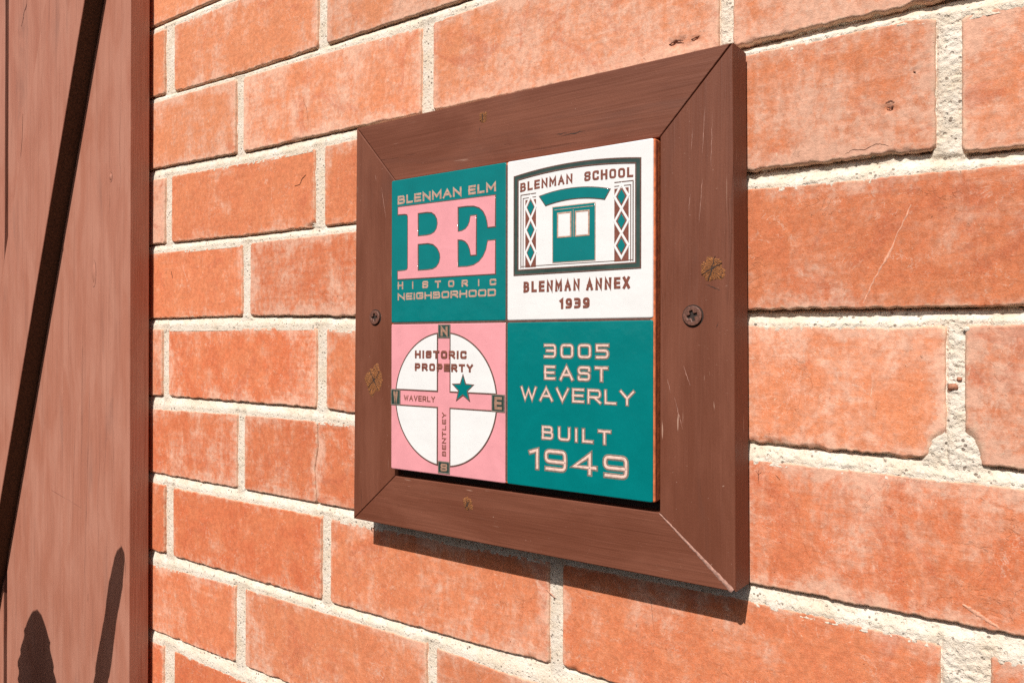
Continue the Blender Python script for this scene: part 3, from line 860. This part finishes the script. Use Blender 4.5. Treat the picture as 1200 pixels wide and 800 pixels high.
r = 1
G = {
'A': (1.05, [[(0, 0), (.5, 1), (1, 0)], [(.2, .34), (.8, .34)]]),
'B': (.95, [[(0, 0), (0, 1), (.93, 1, r), (.93, .53, r), (0, .53)], [(.2, .53), (1, .53, r), (1, 0, r), (0, 0)]]),
'C': (.95, [[(1, .84), (1, 1, r), (0, 1, r), (0, 0, r), (1, 0, r), (1, .16)]]),
'D': (.98, ['c', [(0, 0), (0, 1), (1, 1, r), (1, 0, r)]]),
'E': (.88, [[(1, 1), (0, 1), (0, 0), (1, 0)], [(0, .5), (.92, .5)]]),
'G': (.98, [[(1, .74), (1, 1, r), (0, 1, r), (0, 0, r), (1, 0, r), (1, .46), (.55, .46)]]),
'H': (.98, [[(0, 0), (0, 1)], [(1, 0), (1, 1)], [(0, .5), (1, .5)]]),
'I': (0, [[(0, 0), (0, 1)]]),
'L': (.82, [[(0, 1), (0, 0), (1, 0)]]),
'M': (1.2, [[(0, 0), (0, 1), (.5, .28), (1, 1), (1, 0)]]),
'N': (1.02, [[(0, 0), (0, 1), (1, 0), (1, 1)]]),
'O': (1.0, ['c', [(0, 0, r), (0, 1, r), (1, 1, r), (1, 0, r)]]),
'0': (1.0, ['c', [(0, 0, r), (0, 1, r), (1, 1, r), (1, 0, r)]]),
'P': (.92, [[(0, 0), (0, 1), (1, 1, r), (1, .40, r), (0, .40)]]),
'R': (.98, [[(0, 0), (0, 1), (1, 1, r), (1, .42, r), (0, .42)], [(.5, .42), (1, 0)]]),
'S': (.95, [[(1, .80), (1, 1, r), (0, 1, r), (0, .52, r), (1, .52, r), (1, 0, r), (0, 0, r), (0, .20)]]),
'T': (.95, [[(0, 1), (1, 1)], [(.5, 1), (.5, 0)]]),
'U': (.98, [[(0, 1), (0, 0, r), (1, 0, r), (1, 1)]]),
'V': (1.0, [[(0, 1), (.5, 0), (1, 1)]]),
'W': (1.35, [[(0, 1), (.25, 0), (.5, .85), (.75, 0), (1, 1)]]),
'X': (1.0, [[(0, 0), (1, 1)], [(0, 1), (1, 0)]]),
'Y': (1.0, [[(0, 1), (.5, .45), (1, 1)], [(.5, .45), (.5, 0)]]),
'1': (.35, [[(0, .86), (1, 1), (1, 0)]]),
'3': (.95, [[(0, 1), (1, 1, r), (1, 0, r), (0, 0)], [(.2, .52), (1, .52)]]),
'4': (1.05, [[(.74, 0), (.74, 1), (0, .30), (1, .30)]]),
'5': (.95, [[(1, 1), (0, 1), (0, .56), (1, .56, r), (1, 0, r), (0, 0)]]),
'9': (1.0, [[(1, .42), (0, .42, r), (0, 1, r), (1, 1, r), (1, 0, r), (.05, 0)]]),
}
def text(rb, s, x0, x1, z0, z1, w, h=0.12, base=0.0, gap=1.75, space=0.9, rad=0.26, fn=None, w_ref=None):
    """fit the string to the box x0..x1, z0..z1 (outer extents of the strokes)"""
    w_ref = w_ref or w
    hh = (z1 - z0) - w_ref
    units = []; tot = 0
    for i, c in enumerate(s):
        u = space if c == ' ' else G[c][0]
        units.append((tot, u)); tot += u
        units[-1] = (units[-1][0], u, i)
    ga = w_ref * gap
    k = (x1 - x0 - w_ref - ga * (len(s) - 1)) / max(tot, 1e-6)
    for c, (a, u, gi) in zip(s, units):
        if c == ' ': continue
        st = G[c][1]; closed = False
        for path in st:
            if path == 'c': closed = True; continue
            pts = [(x0 + w_ref / 2 + gi * ga + (a + p[0] * u) * k, z0 + w_ref / 2 + p[1] * hh) + tuple(p[2:]) for p in path]
            pts = round_path(pts, closed, rad * hh)
            if fn: pts = [fn(*p) for p in pts]
            rb.stroke(pts, w, h, base, closed, butt=not (len(path) == 2 or closed is False))
LETTER_Y = 0.02
# --- upper left quarter
rb = Ribbons(); text(rb, 'BLENMAN', -95.3, -37.0, 84.0, 90.2, 1.6, .10); text(rb, 'ELM', -31.2, -8.4, 83.9, 90.0, 1.6, .10)
rb.build('lettering', M['tan'], qTL, 'tan lettering reading BLENMAN ELM')
BE = [(-94.7, 82.2), (-9.0, 81.4), (-9.0, 61.6), (-14.8, 61.6), (-15.3, 65.0), (-16.4, 68.6), (-18.6, 72.2), (-21.8, 74.8), (-26.4, 76.4), (-32, 76.9), (-40.1, 77.0),
      (-40.1, 60.5), (-36.5, 60.8), (-33.6, 61.8), (-31.3, 63.8), (-29.9, 66.6), (-29.2, 70.0), (-24.6, 70.0), (-24.6, 44.5), (-28.9, 44.5), (-29.7, 48.4), (-31.3, 51.6), (-33.6, 53.9), (-36.5, 55.1), (-40.1, 55.5),
      (-40.1, 37.2), (-32, 37.0), (-26.6, 37.7), (-22.0, 39.8), (-18.6, 43.0), (-16.2, 47.2), (-14.8, 52.7), (-9.0, 52.7), (-8.9, 31.4), (-94.9, 31.8), (-94.9, 37.3), (-88.2, 37.4), (-85.9, 38.0), (-85.3, 39.6),
      (-85.3, 74.6), (-85.9, 76.3), (-88.2, 76.9), (-94.7, 77.1)]
BU = [(-75.9, 76.3), (-67.5, 76.3), (-63.2, 75.7), (-60.2, 73.8), (-58.3, 70.8), (-57.8, 67.8), (-58.6, 64.4), (-60.8, 61.9), (-64.2, 60.6), (-68.5, 60.3), (-75.9, 60.3)]
BL_ = [(-75.9, 55.1), (-66.5, 55.0), (-61.6, 53.9), (-57.9, 51.0), (-55.8, 47.4), (-55.4, 44.4), (-56.4, 41.0), (-58.8, 38.3), (-62.4, 36.9), (-67.5, 36.7), (-75.9, 36.7)]
sub('initials', curve_fill([BE, BU[::-1], BL_[::-1]], -0.28, 0.5, 0.2, 'initials', 2), M['pink'], qTL, 'large pink slab serif initials BE')
rb = Ribbons()
for lp in (BE, BU, BL_): rb.stroke(lp, 1.45, 0.18, 0.0, True)
rb.build('initials_outline', M['line'], qTL)
rb = Ribbons()
w8 = [-95.2 + i * (86.9 - 5.2) / 7 for i in range(8)]
for c, x in zip('HISTORIC', w8):
    if c == 'I': text(rb, c, x + 2.2, x + 3.3, 24.6 + (x + 95) * -.008, 29.9 - (x + 95) * .02, 1.1, .09)
    else: text(rb, c, x, x + 5.4, 24.6 + (x + 95) * -.008, 29.9 - (x + 95) * .02, 1.35, .09)
rb.build('lettering', M['tan'], qTL, 'small spaced lettering reading HISTORIC')
rb = Ribbons(); text(rb, 'NEIGHBORHOOD', -95.2, -8.3, 17.0, 21.9, 1.35, .09, gap=1.75)
rb.build('lettering', M['tan'], qTL, 'small lettering reading NEIGHBORHOOD')

# --- upper right quarter: school doorway
def arch(x, z, x0=6.0, x1=93.9, a=3.2):
    t = (x - x0) / (x1 - x0); return (x, z + a * 4 * t * (1 - t))
top = [arch(x, 91.3) for x in np.linspace(6.0, 93.9, 25)]
outer = top + [(93.9, 29.6), (6.0, 29.6)]
topi = [arch(x, 88.5, 6, 93.9) for x in np.linspace(9.0, 90.9, 25)]
inner = topi + [(90.9, 32.6), (9.0, 32.6)]
sub('doorway_border', curve_fill([outer, inner[::-1]], -0.16, 0.4, 0.12, 'doorway_border'), M['darkgreen'], qTR)
rb = Ribbons(); rb.stroke(outer, 0.95, .2, .02, True); rb.stroke(inner, 0.95, .2, .02, True)
rb.build('border_line', M['line'], qTR)
def arc2(x, z):
    t = (x - 50) / 40; return (x, z - 1.4 * t * t + .8)
rb = Ribbons(); text(rb, 'BLENMAN', 10.6, 49.0, 81.6, 87.4, 1.5, .12, fn=lambda x, z: arc2(x, z), gap=1.75); text(rb, 'SCHOOL', 57.0, 89.3, 81.6, 87.4, 1.5, .12, fn=lambda x, z: arc2(x, z), gap=1.75)
rb.build('lettering', M['brownletter'], qTR, 'brown arched lettering reading BLENMAN SCHOOL')
def lattice(x0, x1, outer_x, inner_x, side):
    zt, zb = 79.4, 34.0
    rb = Ribbons()
    # the two hairlines that wrap the lattice
    if side < 0:
        rb.stroke([(x1, zt), (outer_x, zt - .2), (outer_x, zb - .3)], .75, .1); rb.stroke([(x1, zt - 2.2), (inner_x, zt - 2.4), (inner_x, zb - .3)], .6, .1)
    else:
        rb.stroke([(x0, zt), (outer_x, zt - .2), (outer_x, zb - .3)], .75, .1); rb.stroke([(x0, zt - 2.2), (inner_x, zt - 2.4), (inner_x, zb - .3)], .6, .1)
    rb.build('lattice_line', M['line'], qTR)
    lo, hi = zb, zt - 3.6
    sub('lattice_ground', curve_fill([[(x0, lo), (x1, lo), (x1, hi), (x0, hi)]], -0.10, 0.4, 0.05, 'lattice_ground'), M['brownletter'], qTR)
    n = 3; cx = (x0 + x1) / 2; step = 14.0; rb = Ribbons()
    z0 = 71.0 - step * 2
    for i in range(3):
        zc = z0 + step * i + .0
        rb.stroke([(cx, zc + 7.0), (x1 - .2, zc), (cx, zc - 7.0), (x0 + .2, zc)], 1.45, .10, .14, True)
        sub('lattice_diamond', curve_fill([[(cx, zc + 4.2), (cx + 2.5, zc), (cx, zc - 4.4), (cx - 2.5, zc)]], -0.24, 0.3, 0.06, 'lattice_diamond'), M['teal'], qTR)
    rb.build('lattice_bars', M['white'], qTR)
lattice(14.6, 22.6, 11.2, 12.9, -1)
lattice(77.2, 86.4, 89.2, 87.7, 1)
LT = [(25.4, 77.0)] + [(25.4 + (74.4 - 25.4) * t, 77.0 - 1.0 * t + 2.9 * 4 * t * (1 - t)) for t in np.linspace(.08, .92, 12)] + [(74.2, 75.9), (70.8, 70.6)] + [(70.8 - (70.8 - 29.8) * t, 70.6 + .4 * t + 2.3 * 4 * t * (1 - t)) for t in np.linspace(.08, .92, 10)] + [(29.8, 71.0)]
sub('lintel', curve_fill([LT], -0.24, 0.5, 0.2, 'lintel'), M['teal'], qTR)
rb = Ribbons(); rb.stroke(LT, 1.1, .16, .0, True); rb.build('lintel_outline', M['line'], qTR)
dr_ = [(35.0, 69.3), (64.4, 69.2), (64.4, 35.8), (35.1, 36.0)]
p1 = [(38.7, 65.2), (47.8, 65.2), (47.8, 50.9), (38.7, 51.0)]; p2 = [(51.3, 65.1), (60.3, 65.0), (60.3, 50.8), (51.3, 50.8)]
dd = sub('painted_door', curve_fill([dr_], -0.22, 0.5, 0.2, 'painted_door'), M['teal'], qTR)
for p in (p1, p2): sub('door_pane', curve_fill([p], -0.34, 0.3, 0.08, 'door_pane'), M['white'], qTR)
rb = Ribbons(); rb.stroke(dr_, .95, .14, .02, True)
for p in (p1, p2): rb.stroke(p, 1.1, .10, .28, True)
rb.stroke([(49.6, 66.8), (49.6, 50.5)], .45, .06, .2); rb.stroke([(36.2, 67.6), (63.4, 67.5)], .45, .06, .2)
rb.build('door_outline', M['tan'], qTR)
rb = Ribbons(); rb.stroke([(11, 33.6 + 1.2), (89.4, 33.4 + 1.0)], .55, .1); rb.build('floor_line', M['line'], qTR)
rb = Ribbons(); text(rb, 'BLENMAN', 13.2, 54.2, 18.4, 25.4, 1.9, .14, gap=1.75); text(rb, 'ANNEX', 58.4, 87.3, 18.2, 25.2, 1.9, .14, gap=1.75)
rb.build('lettering', M['brownletter'], qTR, 'bold brown lettering reading BLENMAN ANNEX')
rb = Ribbons(); text(rb, '1939', 39.8, 60.9, 7.7, 14.2, 1.9, .14, gap=1.75)
rb.build('lettering', M['brownletter'], qTR, 'bold brown numerals reading 1939')

# --- lower left quarter: round street map with compass boxes
cx, cz, cr = -52.0, -50.6, 44.6
xv0, xv1, zh0, zh1 = -57.8, -46.5, -56.3, -45.3
def sector(sx, sz):
    xe = (xv1 if sx > 0 else xv0); ze = (zh1 if sz > 0 else zh0)
    P = [(xe, ze)]
    ax = math.asin((abs(xe - cx)) / cr); az = math.asin(abs(ze - cz) / cr)
    for t in np.linspace(0, 1, 24):
        a = az + (math.pi / 2 - ax - az) * t
        P.append((cx + sx * math.cos(a) * cr, cz + sz * math.sin(a) * cr))
    return P
outl = Ribbons()
for sx in (1, -1):
    for sz in (1, -1):
        P = sector(sx, sz)
        sub('map_sector', curve_fill([P if sx * sz > 0 else P[::-1]], -0.20, 0.4, 0.15, 'map_sector'), M['white'], qBL)
        outl.stroke(P, 1.1, .16, .12, True)
rbx = outl
for a, b in (((-92.0, zh0), (-92.0 - 3.4, zh0)), ((-92.0, zh1), (-92.0 - 3.4, zh1)), ((-8, zh0), (-11.5, zh0)), ((-8, zh1), (-11.5, zh1))): pass
outl.build('map_outline', M['line'], qBL)
for ch, (x0, x1, z0, z1) in {'N': (-57.3, -46.3, -9.6, -.3), 'S': (-57.1, -46.6, -100.3, -92.0), 'W': (-101.4, -92.2, -56.6, -45.2), 'E': (-11.6, -1.0, -56.8, -45.4)}.items():
    b = sub('compass_box', curve_fill([rrect(x0, x1, z0, z1, .4, 2)], -0.26, 0.5, 0.15, 'compass_box'), M['darkgreen'], qBL)
    rb = Ribbons(); rb.stroke([(x0 + .4, z0 + .4), (x1 - .4, z0 + .4), (x1 - .4, z1 - .4), (x0 + .4, z1 - .4)], .8, .12, .22, True)
    rb.build('box_outline', M['greyline'], qBL)
    rb = Ribbons(); text(rb, ch, x0 + 2.3, x1 - 2.2, z0 + 1.5, z1 - 1.5, 1.5 if ch == 'S' else 2.1, .14, .24); rb.build('lettering', M['copper'], qBL, 'compass letter ' + ch)
rb = Ribbons(); text(rb, 'HISTORIC', -78.4, -32.2, -23.4, -17.9, 1.75, .12, .22, gap=1.75); text(rb, 'PROPERTY', -78.4, -26.8, -32.0, -26.6, 1.75, .12, .22, gap=1.75)
rb.build('lettering', M['brownletter'], qBL, 'brown lettering reading HISTORIC PROPERTY')
rb = Ribbons(); text(rb, 'WAVERLY', -89.0, -59.9, -53.0, -49.0, .9, .10, gap=1.75)
rb.build('lettering', M['brownletter'], qBL, 'small lettering reading WAVERLY')
rb = Ribbons(); text(rb, 'BENTLEY', 0, 29.4, 0, 3.7, .9, .10, gap=1.75, fn=lambda x, z: (-50.0 - z, -88.7 + x))
rb.build('lettering', M['brownletter'], qBL, 'small upright lettering reading BENTLEY')
def star(R1, R2, x, z):
    return [(x + math.sin(math.pi * i / 5) * (R1 if i % 2 == 0 else R2), z + math.cos(math.pi * i / 5) * (R1 if i % 2 == 0 else R2)) for i in range(10)]
SP = star(9.3, 3.9, -35.3, -43.0)
sub('star', curve_fill([SP[::-1]], -0.34, 0.5, 0.12, 'star'), M['teal'], qBL, 'small teal star on the map')
rb = Ribbons(); rb.stroke(SP, .95, .16, .22, True); rb.build('star_outline', M['line'], qBL)

# --- lower right quarter: the address
for nm, s, x0, x1, z0, z1, w, g in (('3005', '3005', 28.3, 74.3, -22.4, -12.8, 2.7, 1.75), ('EAST', 'EAST', 28.3, 73.8, -35.6, -25.9, 2.7, 1.75),
                              ('WAVERLY', 'WAVERLY', 10.8, 90.7, -48.6, -39.2, 2.4, 1.55), ('BUILT', 'BUILT', 26.7, 75.7, -71.9, -62.6, 2.6, 1.9), ('1949', '1949', 17.2, 86.8, -90.8, -76.6, 3.6, 1.8)):
    a = Ribbons(); text(a, s, x0, x1, z0, z1, w, .10, 0.0, gap=g, w_ref=w)
    a.build('lettering_outline', M['greyline'], qBR)
    a = Ribbons(); text(a, s, x0, x1, z0, z1, w * .46, .10, 0.12, gap=g, w_ref=w)
    a.build('lettering', M['cream'], qBR, 'pale raised lettering reading ' + nm)

# ------------------------------------------------------------ plank shutter at the left
sh = thing('plank_shutter', 'faded brown wooden plank shutter with a diagonal brace left of the bricks', 'shutter', (-0.6, 0.0232, -0.44))
SO = Vector((-0.6, 0.0232, -0.44))
def board(x0, x1, y0, y1, z0, z1, seed, mat=None):
    q = np.random.RandomState(seed)
    me = box_mesh('board', x0, x1, y0, y1, z0, z1, 0.9, 3)
    o = link('board', me, mat or M['board'], sh); 
    me.transform(Matrix.Translation(-Vector(((x0 + x1) / 2 * MM, (y0 + y1) / 2 * MM, 0))))
    o.location = Vector(((x0 + x1) / 2 * MM, (y0 + y1) / 2 * MM, 0)) - SO
    return o
board(-598.6, -461.0, BOARD, 23.2, -440, 470, 1)
board(-737.5, -599.0, BOARD + .3, 23.2, -440, 470, 2)
board(-886, -746.5, BOARD, 23.2, -440, 470, 3)
# diagonal brace, 19 mm proud; corner lines in the plane of its face
BF = BOARD - 19.0
def bx(z, side):       # left / right edges of the brace face at height z
    p = BRACE[side]; t = (z - p[0][1]) / (p[1][1] - p[0][1]); return p[0][0] + (p[1][0] - p[0][0]) * t
BRACE = {'r': ((-513.9, 328.4), (-640.6, -12.2)), 'l': ((-601.5, 345.9), (-686.0, 112.0))}
s_r = (BRACE['r'][0][0] - BRACE['r'][1][0]) / (BRACE['r'][0][1] - BRACE['r'][1][1])
def xr(z): return -640.6 + (z + 12.2) * s_r
WB = 92.0
bm = bmesh.new()
zt, zb = 470, -440
P = [(xr(zt) - WB, zt), (xr(zt), zt), (xr(zb), zb), (xr(zb) - WB, zb)]
fv = [bm.verts.new((x * MM, BF * MM, z * MM)) for x, z in P]; bv = [bm.verts.new((x * MM, (BOARD - .05) * MM, z * MM)) for x, z in P]
bm.faces.new(fv); bm.faces.new(bv[::-1])
for k in range(4): bm.faces.new((fv[k], bv[k], bv[(k + 1) % 4], fv[(k + 1) % 4]))
bmesh.ops.recalc_face_normals(bm, faces=bm.faces[:])
bmesh.ops.bevel(bm, geom=[e for e in bm.edges if all(abs(v.co.y - BF * MM) < 1e-5 for v in e.verts)], offset=0.9 * MM, segments=3, affect='EDGES', profile=.5)
bmesh.ops.transform(bm, matrix=Matrix.Translation(-SO), verts=bm.verts[:])
me = bpy.data.meshes.new('brace'); bm.to_mesh(me); bm.free()
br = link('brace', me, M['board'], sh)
br.data.materials.append(M['edgewood_shade'])
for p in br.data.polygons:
    if abs(p.normal.y) < 0.3: p.material_index = 1  # side faces get the colour with shade painted in
def mark(name, x, z, x2, z2, w, seed, mat, y=BOARD):
    q = random.Random(seed); n = 40
    pts = [(x + (x2 - x) * t + 2.0 * float(vnoise(t * 4, seed, 2)), z + (z2 - z) * t) for t in np.linspace(0, 1, n)]
    wd = [0.06 + w * math.sin(math.pi * t) * (0.55 + 0.45 * float(vnoise(t * 13, seed, 5))) for t in np.linspace(0, 1, n)]
    o = link(name, ribbon_mesh(pts, wd, y + .02, 0.05, name, seed, 0.2), mat, sh); o.location = -SO
for i, a in enumerate([(-571, -57, -576, -211, 1.0), (-542, -65, -551, -278, 1.3), (-556, -20, -560, -250, .8), (-520, -90, -523, -260, .7), (-506, -30, -509, -190, .6), (-480, 250, -482, 120, .6), (-530, -250, -534, -380, 1.0), (-585, 60, -586, -60, .7), (-500, 60, -502, -20, .5), (-700, 250, -704, 150, .8)]):
    mark('split', *a, i + 5, M['crack_and_shade'])
mark('split', -673 + 50, -175, -548.5, -188, 1.0, 31, M['crack_and_shade'])
mark('split', -640, 362, -655, 335, 2.2, 32, M['crack_and_shade'], BF)
for i, (z0, z1) in enumerate(((470, 260), (250, 130), (110, -60))):  # dark strips painted as shade along the brace's left edge
    mark('split', xr(z0) - WB - .5, z0, xr(z1) - WB - .5, z1, 2.4, 50 + i, M['crack_and_shade'], BOARD + .3)
mark('split', -692, 120, -706, 40, 1.0, 33, M['crack_and_shade'], BF)
def oval(x, z, rx, rz, seed):
    pts = [(x + rx * math.cos(a), z + rz * math.sin(a)) for a in np.linspace(-2.2, 1.7, 30)]
    wd = [0.15 + 1.1 * math.sin(math.pi * t) for t in np.linspace(0, 1, 30)]
    o = link('knot', ribbon_mesh(pts, wd, BOARD + .02, 0.10, 'knot', seed, 0.25), M['crack_and_shade'], sh, True); o.location = -SO
    h = mesh_from('knot_heart', [(0, -1.2 * MM, 0)] + [(rx * .72 * k * math.cos(a) * MM, (-1.0 * (k < 1) + .1) * MM, rz * .72 * k * math.sin(a) * MM) for k in (.6, 1.0) for a in np.linspace(0, 2 * math.pi, 24, endpoint=False)], [(0, 1 + (i + 1) % 24, 1 + i) for i in range(24)] + [(1 + i, 1 + (i + 1) % 24, 25 + (i + 1) % 24, 25 + i) for i in range(24)])
    c = link('knot_heart', h, M['board'], sh, True); c.location = Vector((x * MM, BOARD * MM, z * MM)) - SO
oval(-532, 58, 4.5, 14, 1); oval(-498, 153, 3, 5, 2)

# ------------------------------------------------------------ agave beside the shutter: its leaves throw the two dark shadows
ag = thing('agave_plant', 'green agave whose upright leaves shade the foot of the plank shutter', 'plant', (-0.62, -0.16, -0.62))
AO = Vector((-0.62, -0.16, -0.62))
def leaf(base, tip, width, thick, blunt, seed, side_z=None):
    """a fleshy leaf from base to tip (mm), flat side towards the wall"""
    n = 60; V = []; F = []; m_ = 12
    q = random.Random(seed)
    for i in range(n + 1):
        t = i / n
        sT = min(1.0, (1 - t) / blunt); w = width * math.sqrt(max(0.0, 1 - (1 - sT) ** 2)) * (0.88 + 0.12 * math.sin(math.pi * t)) * (1 + 0.10 * float(vnoise(t * 40, seed, 9)) + 0.02 * q.uniform(-1, 1)) + .3
        p = [base[k] + (tip[k] - base[k]) * t for k in range(3)]
        p[1] += 10 * math.sin(math.pi * t)
        for j in range(m_):
            a = 2 * math.pi * j / m_
            V.append((p[0] + math.cos(a) * w / 2, p[1] + math.sin(a) * thick / 2 * (w / width + .1), p[2]))
        if i:
            for j in range(m_): F.append(((i - 1) * m_ + j, (i - 1) * m_ + (j + 1) % m_, i * m_ + (j + 1) % m_, i * m_ + j))
    F.append(tuple(range(m_))); F.append(tuple(n * m_ + j for j in range(m_))[::-1])
    me = mesh_from('leaf', [tuple(c * MM for c in v) for v in V], F)
    me.transform(Matrix.Translation(-AO))
    return link('leaf', me, M['leaf'], ag, True)
tE = math.tan(R(SUN_EL)) / math.cos(R(SUN_AZ)); tA = math.tan(R(SUN_AZ))
def caster(x, z, y):        # the point at depth y whose shadow falls on the boards at (x, z)
    d = BOARD - y
    return (x + d * tA, y, z + d * tE)
leaf(caster(-590, -640, -140), caster(-475.5, -214, -135), 27, 8, 0.09, 3)
leaf(caster(-668, -640, -150), caster(-659, -313, -150), 96, 14, 0.36, 4)
